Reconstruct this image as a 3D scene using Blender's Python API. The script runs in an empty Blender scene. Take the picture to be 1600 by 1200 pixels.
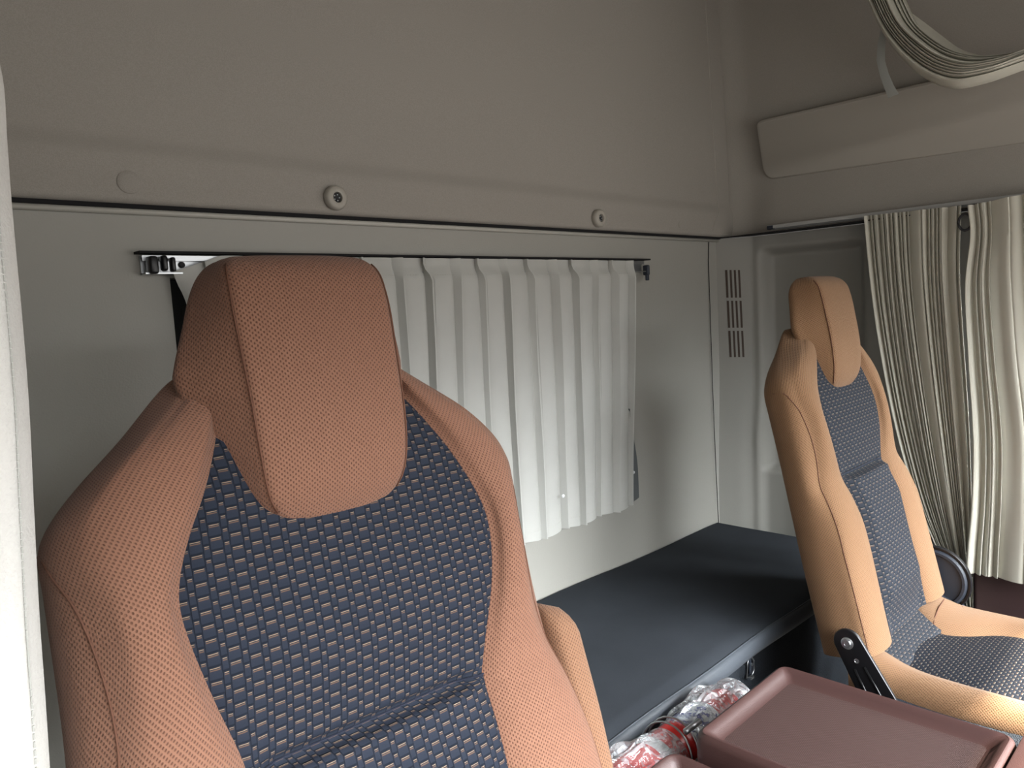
import bpy, bmesh, math, random
from mathutils import Vector, Matrix, noise
random.seed(4)
sc = bpy.context.scene
COL = sc.collection

# ------------------------------------------------------------------ camera, world, lights
F = 1175.0
_vx = Vector((1200, 180, -F)).normalized()
_vy = Vector((-1150, 50, -F)); _vy = (_vy - _vx * _vx.dot(_vy)).normalized()
_vz = _vx.cross(_vy)
M3 = Matrix((_vx, _vy, _vz))                      # camera axes -> world axes
cam_d = bpy.data.cameras.new('camera'); cam = bpy.data.objects.new('camera', cam_d); COL.objects.link(cam)
cam_d.sensor_width = 36; cam_d.lens = F / 1600 * 36; cam_d.clip_start = 0.02
cam.matrix_world = M3.to_4x4()
sc.camera = cam

SKY, GLOW = 10.0, 60.0
w = bpy.data.worlds.new('overcast_sky'); sc.world = w; w.use_nodes = True
nt = w.node_tree; nt.nodes.clear()
wo = nt.nodes.new('ShaderNodeOutputWorld'); bg = nt.nodes.new('ShaderNodeBackground')
tc = nt.nodes.new('ShaderNodeTexCoord'); sp = nt.nodes.new('ShaderNodeSeparateXYZ'); rp = nt.nodes.new('ShaderNodeValToRGB')
mr = nt.nodes.new('ShaderNodeMapRange'); mr.inputs[1].default_value = -1; mr.inputs[2].default_value = 1
nt.links.new(tc.outputs['Generated'], sp.inputs[0]); nt.links.new(sp.outputs[2], mr.inputs[0]); nt.links.new(mr.outputs[0], rp.inputs[0])
# overcast sky over a dark line of trees and buildings: (sine of elevation, radiance)
e = rp.color_ramp.elements
stops = [(-1.0, 1.9, (1, .96, .91)), (-0.06, 2.1, (1, .97, .94)), (0.0, 1.0, (.95, .98, 1)), (0.12, 2.0, (.93, .97, 1)), (0.20, 4.0, (.90, .96, 1)), (0.30, 7.0, (.88, .95, 1)), (1.0, 10.0, (.86, .94, 1))]
for k, (zz, L_, c_) in enumerate(stops):
    el = e[0] if k == 0 else (e[1] if k == len(stops) - 1 else e.new((zz + 1) / 2))
    if k in (0, len(stops) - 1): el.position = (zz + 1) / 2
for k, (zz, L_, c_) in enumerate(stops):
    e[k].color = (c_[0] * L_ / 10, c_[1] * L_ / 10, c_[2] * L_ / 10, 1)
nt.links.new(rp.outputs[0], bg.inputs[0]); bg.inputs[1].default_value = SKY
# hazy brightness of the sky around the sun, cut off by the tree line
SUN_DIR = Vector((-0.05, 0.73, -0.675)).normalized()     # direction the sunlight travels
dt = nt.nodes.new('ShaderNodeVectorMath'); dt.operation = 'DOT_PRODUCT'; dt.inputs[1].default_value = -SUN_DIR
nt.links.new(tc.outputs['Generated'], dt.inputs[0])
mx0 = nt.nodes.new('ShaderNodeMath'); mx0.operation = 'MAXIMUM'; mx0.inputs[1].default_value = 0.0; nt.links.new(dt.outputs['Value'], mx0.inputs[0])
pw = nt.nodes.new('ShaderNodeMath'); pw.operation = 'POWER'; pw.inputs[1].default_value = 7.0; nt.links.new(mx0.outputs[0], pw.inputs[0])
tl = nt.nodes.new('ShaderNodeMapRange'); tl.interpolation_type = 'SMOOTHSTEP'; tl.inputs[1].default_value = 0.08; tl.inputs[2].default_value = 0.30; nt.links.new(sp.outputs[2], tl.inputs[0])
gm = nt.nodes.new('ShaderNodeMath'); gm.operation = 'MULTIPLY'; nt.links.new(pw.outputs[0], gm.inputs[0]); nt.links.new(tl.outputs[0], gm.inputs[1])
gs = nt.nodes.new('ShaderNodeMath'); gs.operation = 'MULTIPLY'; gs.inputs[1].default_value = GLOW; nt.links.new(gm.outputs[0], gs.inputs[0])
bg2 = nt.nodes.new('ShaderNodeBackground'); bg2.inputs[0].default_value = (0.93, 0.97, 1.0, 1); nt.links.new(gs.outputs[0], bg2.inputs[1])
ad = nt.nodes.new('ShaderNodeAddShader'); nt.links.new(bg.outputs[0], ad.inputs[0]); nt.links.new(bg2.outputs[0], ad.inputs[1])
nt.links.new(ad.outputs[0], wo.inputs[0])

sun_d = bpy.data.lights.new('sun', 'SUN'); sun = bpy.data.objects.new('sun', sun_d); COL.objects.link(sun)
sun_d.energy = 36.0; sun_d.angle = math.radians(1.5); sun_d.color = (1.0, 0.93, 0.80)
sun.rotation_euler = SUN_DIR.to_track_quat('-Z', 'Y').to_euler()

def portal(name, loc, rot, sx, sy):
    d = bpy.data.lights.new(name, 'AREA'); d.shape = 'RECTANGLE'; d.size = sx; d.size_y = sy
    d.cycles.is_portal = True
    o = bpy.data.objects.new(name, d); COL.objects.link(o); o.location = loc; o.rotation_euler = rot
    return o
R90 = math.pi / 2
portal('windshield_portal', (1.15, -0.96, -0.02), (R90, 0, 0), 2.1, 0.98)         # faces +Y
portal('side_window_portal', (2.52, -0.15, -0.15), (R90, 0, R90), 1.0, 0.70)      # faces -X
portal('driver_window_portal', (-0.33, -0.20, -0.12), (R90, 0, -R90), 1.0, 0.72)       # faces +X
vs = sc.view_settings
vs.view_transform = 'Standard'; vs.look = 'None'; vs.gamma = 1.0; vs.exposure = 0.55; vs.use_curve_mapping = False
sc.cycles.max_bounces = 8; sc.cycles.diffuse_bounces = 6; sc.cycles.use_denoising = True
sc.cycles.sample_clamp_indirect = 8.0; sc.cycles.caustics_reflective = False; sc.cycles.caustics_refractive = False

# ------------------------------------------------------------------ helpers
def ray(px, py): return M3 @ Vector((px - 800, -(py - 600), -F))
def ax(px, py, X): r = ray(px, py); return r * (X / r.x)
def ay(px, py, Y): r = ray(px, py); return r * (Y / r.y)
def az(px, py, Z): r = ray(px, py); return r * (Z / r.z)

def link(name, me, mat, parent=None, smooth=True):
    o = bpy.data.objects.new(name, me); COL.objects.link(o)
    if mat is not None and not me.materials: me.materials.append(mat)
    if smooth:
        for p in me.polygons: p.use_smooth = True
    if parent: o.parent = parent
    return o
def tag(o, label=None, cat=None, group=None, kind=None):
    if label: o['label'] = label
    if cat: o['category'] = cat
    if group: o['group'] = group
    if kind: o['kind'] = kind
    return o
def empty(name, loc=(0, 0, 0)):
    o = bpy.data.objects.new(name, None); COL.objects.link(o); o.location = loc; o.empty_display_size = 0.05
    return o
def shade(o, ang=35):
    o.data.set_sharp_from_angle(angle=math.radians(ang))
    return o
def from_bm(name, bm, mat, parent=None, smooth=True, ang=35):
    me = bpy.data.meshes.new(name); bm.normal_update(); bm.to_mesh(me); bm.free()
    o = link(name, me, mat, parent, smooth)
    if smooth: shade(o, ang)
    return o
def kids_local(parent):
    """children are modelled in world space: shift their meshes so that the empty's location counts"""
    for o in list(bpy.data.objects):
        if o.parent == parent and not o.get('_done'):
            o.matrix_parent_inverse = Matrix.Translation(-Vector(parent.location)) ; o['_done'] = 1

def lerp(a, b, t): return a + (b - a) * t
def sstep(a, b, x):
    t = max(0.0, min(1.0, (x - a) / (b - a))); return t * t * (3 - 2 * t)
def interp(tab, v):
    """monotone-ish smooth interpolation of a table [(v, value)...] sorted descending or ascending"""
    tab = sorted(tab)
    if v <= tab[0][0]: return tab[0][1]
    if v >= tab[-1][0]: return tab[-1][1]
    for i in range(len(tab) - 1):
        if tab[i][0] <= v <= tab[i + 1][0]:
            x0, y0 = tab[i]; x1, y1 = tab[i + 1]
            def sl(j):
                if j <= 0 or j >= len(tab) - 1: return (tab[min(j + 1, len(tab) - 1)][1] - tab[max(j - 1, 0)][1]) / (tab[min(j + 1, len(tab) - 1)][0] - tab[max(j - 1, 0)][0])
                return (tab[j + 1][1] - tab[j - 1][1]) / (tab[j + 1][0] - tab[j - 1][0])
            h = x1 - x0; t = (v - x0) / h
            return ((2*t**3 - 3*t*t + 1) * y0 + (t**3 - 2*t*t + t) * h * sl(i) + (-2*t**3 + 3*t*t) * y1 + (t**3 - t*t) * h * sl(i + 1))
def curve_pts(pts, n):
    """Catmull-Rom through points, n samples"""
    out = []; m = len(pts) - 1
    for i in range(n):
        s = i / (n - 1) * m; k = min(int(s), m - 1); t = s - k
        p1, p2 = Vector(pts[k]), Vector(pts[k + 1])
        p0 = Vector(pts[k - 1]) if k > 0 else p1 * 2 - p2
        p3 = Vector(pts[k + 2]) if k + 2 <= m else p2 * 2 - p1
        out.append(0.5 * ((2 * p1) + (p2 - p0) * t + (2 * p0 - 5 * p1 + 4 * p2 - p3) * t * t + (3 * p1 - p0 - 3 * p2 + p3) * t ** 3))
    return out

def grid(name, P, mat, parent=None, closed=False, UV=None, caps=(False, False), flip=False, ang=None, uoff=0.0):
    """P[row][col] world points. UV metric: arc length along the rows, centred; v along columns"""
    nr, nc = len(P), len(P[0])
    vs_ = [p for r in P for p in r]; fs = []; uvs = []
    if UV is None:
        UV = []; vv = 0.0
        for i, r in enumerate(P):
            if i: vv += sum((P[i][k] - P[i-1][k]).length for k in (nc // 4, nc // 2)) / 2
            a = [0.0]
            for j in range(1, nc + (1 if closed else 0)): a.append(a[-1] + (r[j % nc] - r[j - 1]).length)
            c = a[nc // 2]
            UV.append([(x - c + uoff, vv) for x in a])
    for i in range(nr - 1):
        for j in range(nc if closed else nc - 1):
            j2 = (j + 1) % nc
            f = (i * nc + j, i * nc + j2, (i + 1) * nc + j2, (i + 1) * nc + j)
            u = (UV[i][j], UV[i][j + 1], UV[i + 1][j + 1], UV[i + 1][j])
            if flip: f = f[::-1]; u = u[::-1]
            fs.append(f); uvs.append(u)
    for k, c in enumerate(caps):
        if c:
            r0 = 0 if k == 0 else (nr - 1) * nc
            f = tuple(range(r0, r0 + nc)); 
            if (k == 0) != flip: f = f[::-1]
            fs.append(f); uvs.append(tuple(UV[0 if k == 0 else nr - 1][j - r0] for j in f))
    me = bpy.data.meshes.new(name); me.from_pydata([tuple(v) for v in vs_], [], fs)
    ul = me.uv_layers.new(name='UVMap'); li = 0
    for u in uvs:
        for q in u: ul.data[li].uv = q; li += 1
    me.validate(clean_customdata=False)
    o = link(name, me, mat, parent)
    if ang: shade(o, ang)
    return o

def box_bm(bm, c, s, bev=0.0, seg=2, rot=None):
    r = bmesh.ops.create_cube(bm, size=1.0)
    vs_ = r['verts']; bmesh.ops.scale(bm, vec=Vector(s), verts=vs_)
    if bev > 0:
        es = list({e for v in vs_ for e in v.link_edges})
        rr = bmesh.ops.bevel(bm, geom=es, offset=bev, segments=seg, affect='EDGES', profile=0.5)
        vs_ = list({v for f in rr['faces'] for v in f.verts} | {v for v in vs_ if v.is_valid})
    if rot is not None: bmesh.ops.rotate(bm, cent=(0, 0, 0), matrix=rot, verts=vs_)
    bmesh.ops.translate(bm, vec=Vector(c), verts=vs_)
    return vs_
def box(name, c, s, mat, parent=None, bev=0.003, seg=2, rot=None):
    bm = bmesh.new(); box_bm(bm, c, s, bev, seg, rot); return from_bm(name, bm, mat, parent)
def slab(name, x0, x1, y0, y1, z0, z1, mat, parent=None, bev=0.0, seg=2):
    return box(name, ((x0+x1)/2, (y0+y1)/2, (z0+z1)/2), (x1-x0, y1-y0, z1-z0), mat, parent, bev, seg)
def tube(name, pts, r, mat, parent=None, n=8, closed=False, cap=True):
    pts = [Vector(p) for p in pts]; rows = []
    up = Vector((0.13, 0.21, 1)).normalized()
    for i, p in enumerate(pts):
        a = pts[(i - 1) % len(pts)] if (closed or i > 0) else p
        b = pts[(i + 1) % len(pts)] if (closed or i < len(pts) - 1) else p
        t = (b - a).normalized()
        u = t.cross(up)
        if u.length < 1e-3: u = t.cross(Vector((1, 0, 0)))
        u.normalize(); v = t.cross(u)
        rr = r[i] if isinstance(r, (list, tuple)) else r
        rows.append([p + (u * math.cos(k * 2 * math.pi / n) + v * math.sin(k * 2 * math.pi / n)) * rr for k in range(n)])
    if closed: rows.append(rows[0])
    return grid(name, rows, mat, parent, closed=True, caps=(cap and not closed,) * 2)
def lathe(name, prof, origin, axis, mat, parent=None, n=32, ang=40):
    """prof: (radius, height along axis)"""
    axis = Vector(axis).normalized(); u = axis.orthogonal().normalized(); v = axis.cross(u); o = Vector(origin)
    rows = [[o + axis * h + (u * math.cos(k * 2 * math.pi / n) + v * math.sin(k * 2 * math.pi / n)) * max(r, 1e-5) for k in range(n)] for r, h in prof]
    return grid(name, rows, mat, parent, closed=True, ang=ang)

# ------------------------------------------------------------------ materials
class NB:
    def __init__(s, name, rough=0.8, spec=0.3):
        s.m = bpy.data.materials.new(name); s.m.use_nodes = True; s.t = s.m.node_tree
        s.b = s.t.nodes['Principled BSDF']; s.b.inputs['Roughness'].default_value = rough
        s.b.inputs['Specular IOR Level'].default_value = spec
    def n(s, k, **kw):
        x = s.t.nodes.new(k)
        for a, b in kw.items(): setattr(x, a, b)
        return x
    def put(s, sock, v):
        if isinstance(v, bpy.types.NodeSocket): s.t.links.new(v, sock)
        elif v is not None: sock.default_value = v
    def math(s, op, a, b=None, c=None):
        x = s.n('ShaderNodeMath', operation=op)
        for i, v in enumerate((a, b, c)): s.put(x.inputs[i], v)
        return x.outputs[0]
    def ss(s, x, a, b):        # smooth 0..1 between a and b
        m = s.n('ShaderNodeMapRange', interpolation_type='SMOOTHSTEP')
        s.put(m.inputs[0], x); m.inputs[1].default_value = a; m.inputs[2].default_value = b
        return m.outputs[0]
    def mix(s, f, a, b):
        m = s.n('ShaderNodeMix', data_type='RGBA'); s.put(m.inputs[0], f)
        s.put(m.inputs[6], a if isinstance(a, bpy.types.NodeSocket) else (*a, 1)); s.put(m.inputs[7], b if isinstance(b, bpy.types.NodeSocket) else (*b, 1))
        return m.outputs[2]
    def noise(s, scale, detail=2.0, coord='Object', rough=0.5):
        tcn = s.n('ShaderNodeTexCoord'); x = s.n('ShaderNodeTexNoise'); x.inputs['Scale'].default_value = scale
        x.inputs['Detail'].default_value = detail; x.inputs['Roughness'].default_value = rough
        s.t.links.new(tcn.outputs[coord], x.inputs['Vector']); return x.outputs[0]
    def bump(s, h, dist, strength=1.0):
        x = s.n('ShaderNodeBump'); x.inputs['Strength'].default_value = strength; x.inputs['Distance'].default_value = dist
        s.put(x.inputs['Height'], h); s.t.links.new(x.outputs[0], s.b.inputs['Normal'])
    def color(s, c): s.put(s.b.inputs['Base Color'], c if isinstance(c, bpy.types.NodeSocket) else (*c, 1))
    def uv(s):
        u = s.n('ShaderNodeUVMap'); q = s.n('ShaderNodeSeparateXYZ'); s.t.links.new(u.outputs[0], q.inputs[0]); return q.outputs[0], q.outputs[1]

def m_plastic(name, col, rough=0.55, grain=900, gd=0.0004, var=0.08, spec=0.35, metal=0.0, speck=0.0):
    b = NB(name, rough, spec); n = b.noise(grain, 3); big = b.noise(3.0, 3)
    dark = tuple(c * (1 - var) for c in col); lite = tuple(min(1, c * (1 + var)) for c in col)
    c = b.mix(big, dark, lite)
    if speck:
        s2 = b.ss(b.noise(grain * 0.8, 2), 0.35, 0.65); c = b.mix(b.math('MULTIPLY', s2, speck), c, tuple(x * 0.45 for x in col))
    b.color(c); b.b.inputs['Metallic'].default_value = metal
    if gd: b.bump(n, gd)
    return b.m
def m_perf(name, col, dot):
    """knitted seat fabric with staggered rows of small dark holes (uv in metres)"""
    b = NB(name, 0.85, 0.2); u, v = b.uv(); P = 0.0060; Q = 0.0056
    def d(off):
        fu = b.math('SUBTRACT', b.math('FRACT', b.math('ADD', b.math('DIVIDE', u, P), off)), 0.5)
        fv = b.math('SUBTRACT', b.math('FRACT', b.math('ADD', b.math('DIVIDE', v, Q), off)), 0.5)
        return b.math('SQRT', b.math('ADD', b.math('MULTIPLY', fu, fu), b.math('MULTIPLY', b.math('MULTIPLY', fv, fv), 0.55)))
    dd = b.math('MINIMUM', d(0.0), d(0.5)); hole = b.ss(dd, 0.22, 0.10)
    nz = b.noise(2600, 2); base = b.mix(nz, tuple(c * 0.86 for c in col), tuple(min(1, c * 1.12) for c in col))
    b.color(b.mix(b.math('MULTIPLY', hole, 0.75), base, dot))
    h = b.math('ADD', b.math('MULTIPLY', hole, -1.0), b.math('MULTIPLY', nz, 0.3))
    b.bump(h, 0.0009, 0.8)
    b.b.inputs['Sheen Weight'].default_value = 0.08; b.b.inputs['Sheen Roughness'].default_value = 0.5
    return b.m
def m_brick(name, base, k=1.0, dash=(0.27, 0.20, 0.125), P=0.0205, H=0.0140):
    """woven fabric: wide and narrow columns of small raised bricks, each topped with a light dash"""
    b = NB(name, 0.85, 0.10); u, v = b.uv()
    cu = b.math('FRACT', b.math('DIVIDE', b.math('ADD', u, 10.0), P))
    nar = b.math('GREATER_THAN', cu, 0.66)
    half = b.math('MULTIPLY', nar, 0.5)
    cv = b.math('FRACT', b.math('ADD', b.math('DIVIDE', b.math('ADD', v, 10.0), H), half))
    def band(x, a0, a1, soft): return b.math('MULTIPLY', b.ss(x, a0 - soft, a0 + soft), b.ss(x, a1 + soft, a1 - soft))
    colw = b.math('ADD', band(cu, 0.05, 0.62, 0.012), band(cu, 0.70, 0.97, 0.012))
    dsh = b.math('ADD', band(cu, 0.09, 0.58, 0.012), band(cu, 0.74, 0.95, 0.012)); light = b.math('MULTIPLY', dsh, band(cv, 0.86, 0.90, 0.022))
    brown = b.math('MULTIPLY', dsh, band(cv, 0.71, 0.79, 0.025))
    mauve = b.math('MULTIPLY', colw, b.ss(cv, 0.25, 0.85))  # purple-grey band of each brick, the weave's own colour
    edge = b.math('SUBTRACT', 1.0, b.math('MULTIPLY', b.math('ADD', band(cu, 0.03, 0.64, 0.02), band(cu, 0.69, 0.99, 0.02)), band(cv, 0.10, 0.97, 0.04)))
    nz = b.noise(2200, 2)
    c0 = b.mix(nz, tuple(c * 0.75 for c in base), tuple(c * 1.25 for c in base))
    c1 = b.mix(b.math('MULTIPLY', mauve, 0.22), c0, (base[0] * 1.9, base[1] * 1.6, base[2] * 1.35))
    c2 = b.mix(b.math('MULTIPLY', edge, 0.7), c1, tuple(c * 0.35 for c in base))
    c3 = b.mix(b.math('MULTIPLY', brown, 0.8), c2, (0.11, 0.065, 0.04))
    c4 = b.mix(b.math('MULTIPLY', light, 0.95), c3, dash)
    b.color(c4)
    h = b.math('ADD', b.math('MULTIPLY', b.math('SUBTRACT', 1.0, edge), b.math('ADD', 0.4, b.math('MULTIPLY', cv, 0.6))), b.math('MULTIPLY', nz, 0.15))
    b.bump(h, 0.0009 * k, 0.8)
    return b.m
def m_cloth(name, col, scale=1500, gd=0.0003, trans=0.12, var=0.10):
    b = NB(name, 0.9, 0.15); n = b.noise(scale, 2); big = b.noise(14, 3)
    c = b.mix(b.math('ADD', b.math('MULTIPLY', n, 0.5), b.math('MULTIPLY', big, 0.5)), tuple(x * (1 - var) for x in col), tuple(min(1, x * (1 + var)) for x in col))
    b.color(c); b.bump(n, gd)
    if trans:
        tr = b.n('ShaderNodeBsdfTranslucent'); mx = b.n('ShaderNodeMixShader'); mx.inputs[0].default_value = trans
        b.put(tr.inputs[0], c); out = b.t.nodes['Material Output']
        b.t.links.new(b.b.outputs[0], mx.inputs[1]); b.t.links.new(tr.outputs[0], mx.inputs[2]); b.t.links.new(mx.outputs[0], out.inputs[0])
    return b.m

WALL_UP = m_plastic('headliner_fabric', (0.31, 0.29, 0.26), 0.85, 900, 0.0003, 0.04, 0.15, speck=0.22)
WALL_LO = m_plastic('moulded_grey_vinyl', (0.305, 0.300, 0.272), 0.5, 330, 0.0005, 0.04, 0.35)
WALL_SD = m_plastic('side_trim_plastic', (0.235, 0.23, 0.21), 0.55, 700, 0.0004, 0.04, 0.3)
PAD = m_plastic('locker_lid_plastic', (0.32, 0.30, 0.265), 0.7, 600, 0.0003, 0.04, 0.25)
LIP = m_plastic('lip_plastic', (0.42, 0.41, 0.37), 0.45, 700, 0.0001, 0.03, 0.4)
GAP = m_plastic('dark_gap', (0.015, 0.015, 0.016), 0.8, 700, 0, 0.03, 0.1)
ORG_D = m_perf('brown_perforated_knit', (0.182, 0.090, 0.057), (0.075, 0.03, 0.018))
ORG_P = m_perf('tan_perforated_knit', (0.180, 0.100, 0.051), (0.09, 0.045, 0.02))
ORG_A = m_perf('armrest_perforated_knit', (0.180, 0.096, 0.055), (0.08, 0.035, 0.018))
BLU = m_brick('navy_brick_weave', (0.0145, 0.0180, 0.0275))
BLU_P = m_brick('slate_brick_weave', (0.0175, 0.0215, 0.029), dash=(0.21, 0.19, 0.155))
BLU_C = m_brick('sunlit_tick_weave', (0.009, 0.011, 0.016), 1.0, dash=(0.30, 0.28, 0.225), P=0.0165, H=0.0125)  # same seat weave; sunlight on the cushion is painted into the brighter ticks
SEAM = m_plastic('seam_thread', (0.10, 0.045, 0.028), 0.8, 900, 0, 0.05, 0.2)
SEAM_B = m_plastic('dark_seam_thread', (0.012, 0.014, 0.025), 0.8, 900, 0, 0.05, 0.2)
CURT = m_cloth('sage_grey_curtain', (0.53, 0.535, 0.505), trans=0.2)
CURT_S = m_cloth('khaki_curtain', (0.53, 0.52, 0.45))
CURT_N = m_cloth('pale_curtain', (0.40, 0.39, 0.365), 500, 0.0006, var=0.14)
STITCH = m_plastic('stitch_thread', (0.50, 0.50, 0.46), 0.8, 900, 0, 0.05, 0.2)
MATTR = m_cloth('black_mattress_cloth', (0.026, 0.030, 0.036), 900, 0.0004, 0.0, 0.3)
MATTR_E = m_plastic('mattress_edge_vinyl', (0.046, 0.053, 0.063), 0.5, 500, 0.0004, 0.1, 0.5)
CARPET = m_cloth('charcoal_carpet', (0.022, 0.026, 0.032), 420, 0.0030, 0.0, 0.6)
BROWN = m_plastic('maroon_plastic', (0.045, 0.021, 0.019), 0.42, 900, 0.0005, 0.05, 0.5)
DOORB = m_plastic('door_maroon_plastic', (0.060, 0.034, 0.034), 0.6, 900, 0.0005, 0.05, 0.3)
BLACK = m_plastic('black_painted_steel', (0.006, 0.006, 0.007), 0.32, 900, 0, 0.05, 0.35)
SLATE = m_plastic('slate_blue_plastic', (0.024, 0.030, 0.042), 0.5, 900, 0.0002, 0.05, 0.4)
CHROME = m_plastic('zinc_steel', (0.46, 0.48, 0.50), 0.36, 900, 0, 0.05, 0.5, metal=1.0)
RUBBER = m_plastic('dark_rubber', (0.02, 0.02, 0.022), 0.6, 900, 0, 0.05, 0.3)
KNOB = m_plastic('greige_knob_plastic', (0.33, 0.31, 0.27), 0.45, 900, 0, 0.03, 0.4)
VENTB = m_plastic('vent_inner_brown', (0.060, 0.045, 0.036), 0.8, 900, 0, 0.05, 0.2)
RED = m_plastic('red_paint', (0.62, 0.025, 0.022), 0.3, 900, 0, 0.05, 0.5)
WHITE = m_plastic('white_paper', (0.70, 0.72, 0.72), 0.6, 900, 0, 0.05, 0.3)
DASHM = m_plastic('dark_dashboard', (0.06, 0.05, 0.048), 0.6, 900, 0.0004, 0.05, 0.3)
FLOORM = m_plastic('rubber_floor', (0.035, 0.034, 0.034), 0.7, 300, 0.0006, 0.1, 0.2)
def m_tray():
    b = NB('maroon_grid_mat', 0.5, 0.4); u, v = b.uv(); P = 0.0042
    def d(off):
        fu = b.math('SUBTRACT', b.math('FRACT', b.math('ADD', b.math('DIVIDE', u, P), off)), 0.5)
        fv = b.math('SUBTRACT', b.math('FRACT', b.math('ADD', b.math('DIVIDE', v, P), off)), 0.5)
        return b.math('SQRT', b.math('ADD', b.math('MULTIPLY', fu, fu), b.math('MULTIPLY', fv, fv)))
    dd = b.math('MINIMUM', d(0.0), d(0.5)); dot = b.ss(dd, 0.30, 0.15)
    b.color(b.mix(dot, (0.034, 0.017, 0.015), (0.068, 0.040, 0.037))); b.bump(dot, 0.0005, 0.8); return b.m
TRAYM = m_tray()
def m_film():
    b = NB('clear_plastic_film', 0.12, 0.9)
    tr = b.n('ShaderNodeBsdfTransparent'); gl = b.n('ShaderNodeBsdfGlossy'); gl.inputs['Roughness'].default_value = 0.18
    gl.inputs['Color'].default_value = (0.95, 0.97, 1, 1)
    df = b.n('ShaderNodeBsdfTranslucent'); df.inputs[0].default_value = (0.75, 0.79, 0.82, 1)
    d2 = b.n('ShaderNodeBsdfDiffuse'); d2.inputs[0].default_value = (0.72, 0.77, 0.80, 1)
    tcn = b.n('ShaderNodeTexCoord'); v = b.n('ShaderNodeTexNoise'); v.inputs['Scale'].default_value = 22; v.inputs['Detail'].default_value = 4
    v.inputs['Distortion'].default_value = 2.0; b.t.links.new(tcn.outputs['Object'], v.inputs[0])
    bp = b.n('ShaderNodeBump'); bp.inputs['Distance'].default_value = 0.02; b.t.links.new(v.outputs[0], bp.inputs['Height'])
    b.t.links.new(bp.outputs[0], gl.inputs['Normal'])
    m1 = b.n('ShaderNodeMixShader'); m1.inputs[0].default_value = 0.5; b.t.links.new(df.outputs[0], m1.inputs[1]); b.t.links.new(d2.outputs[0], m1.inputs[2])
    f = b.math('MULTIPLY', b.ss(v.outputs[0], 0.46, 0.66), 0.55); f = b.math('ADD', f, 0.20)
    m2 = b.n('ShaderNodeMixShader'); b.put(m2.inputs[0], f); b.t.links.new(tr.outputs[0], m2.inputs[1]); b.t.links.new(m1.outputs[0], m2.inputs[2])
    m3 = b.n('ShaderNodeMixShader'); m3.inputs[0].default_value = 0.22; b.t.links.new(m2.outputs[0], m3.inputs[1]); b.t.links.new(gl.outputs[0], m3.inputs[2])
    b.t.links.new(m3.outputs[0], b.t.nodes['Material Output'].inputs[0]); return b.m
FILM = m_film()
def m_label():
    b = NB('printed_label', 0.4, 0.4); n = b.ss(b.noise(55, 3), 0.49, 0.53)
    b.color(b.mix(n, (0.72, 0.75, 0.78), (0.035, 0.05, 0.28))); return b.m
LABELM = m_label()
def m_glass():
    b = NB('dark_window_glass', 0.05, 0.5); b.color((0.01, 0.012, 0.014)); return b.m
GLASS = m_glass()

# ------------------------------------------------------------------ room shell
XL, XR, YB, YF, ZF, ZC = -0.30, 2.44, 1.35, -0.95, -1.35, 1.20
S = lambda o: tag(o, kind='structure')
def soft_panel(name, u0, u1, v0, v1, nu, nv, fn, mat):
    P = [[fn(lerp(u0, u1, j / nu), lerp(v0, v1, i / nv)) for j in range(nu + 1)] for i in range(nv + 1)]
    return grid(name, P, mat)
S(slab('floor', XL - .05, XR + .15, YF - .05, YB + .25, ZF - .05, ZF, FLOORM))
S(slab('ceiling', XL - .05, XR + .15, YF - .05, YB + .25, ZC, ZC + .05, WALL_UP))
# back wall, lower part, with the sleeper window cut out
WX0, WX1, WZ0, WZ1 = 0.505, 1.775, -0.50, 0.09
bm = bmesh.new()
for a in ((XL, WX0, ZF, 0.21), (WX1, XR, ZF, 0.21), (WX0, WX1, ZF, WZ0), (WX0, WX1, WZ1, 0.21)):
    box_bm(bm, ((a[0]+a[1])/2, YB + .02, (a[2]+a[3])/2), (a[1]-a[0], .04, a[3]-a[2]))
bmesh.ops.remove_doubles(bm, verts=bm.verts, dist=1e-5)
S(from_bm('wall_back', bm, WALL_LO, smooth=False))
S(slab('window_1', WX0 - .01, WX1 + .01, YB + .045, YB + .055, WZ0 - .01, WZ1 + .01, GLASS))  # pane behind the curtain; its near-black colour also stands for the curtain's shadow
# back wall, upper padded panel that overhangs the lower one
def up(X, z):
    y = YB - 0.012 - 0.011 * (1 - sstep(0.285, 0.325, z))
    y += 0.020 * (1 - sstep(0.208, 0.216, z))
    y += 0.006 * math.sin(X * 1.3 + 0.4) * sstep(0.4, 1.0, z)
    return Vector((X, y, z))
P = [[up(lerp(XL, 2.405, j / 60), z) for j in range(61)] for z in [0.205, 0.209, 0.212, 0.216, 0.222, 0.235, 0.25, 0.265, 0.28, 0.287, 0.294, 0.301, 0.308, 0.316, 0.324, 0.34, 0.4, 0.5, 0.6, 0.8, 1.0, ZC]]
o = S(grid('wall_back_upper', P, WALL_UP)); o.name = 'wall_back'; o['label'] = 'upper padded panel of the back wall'
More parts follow.
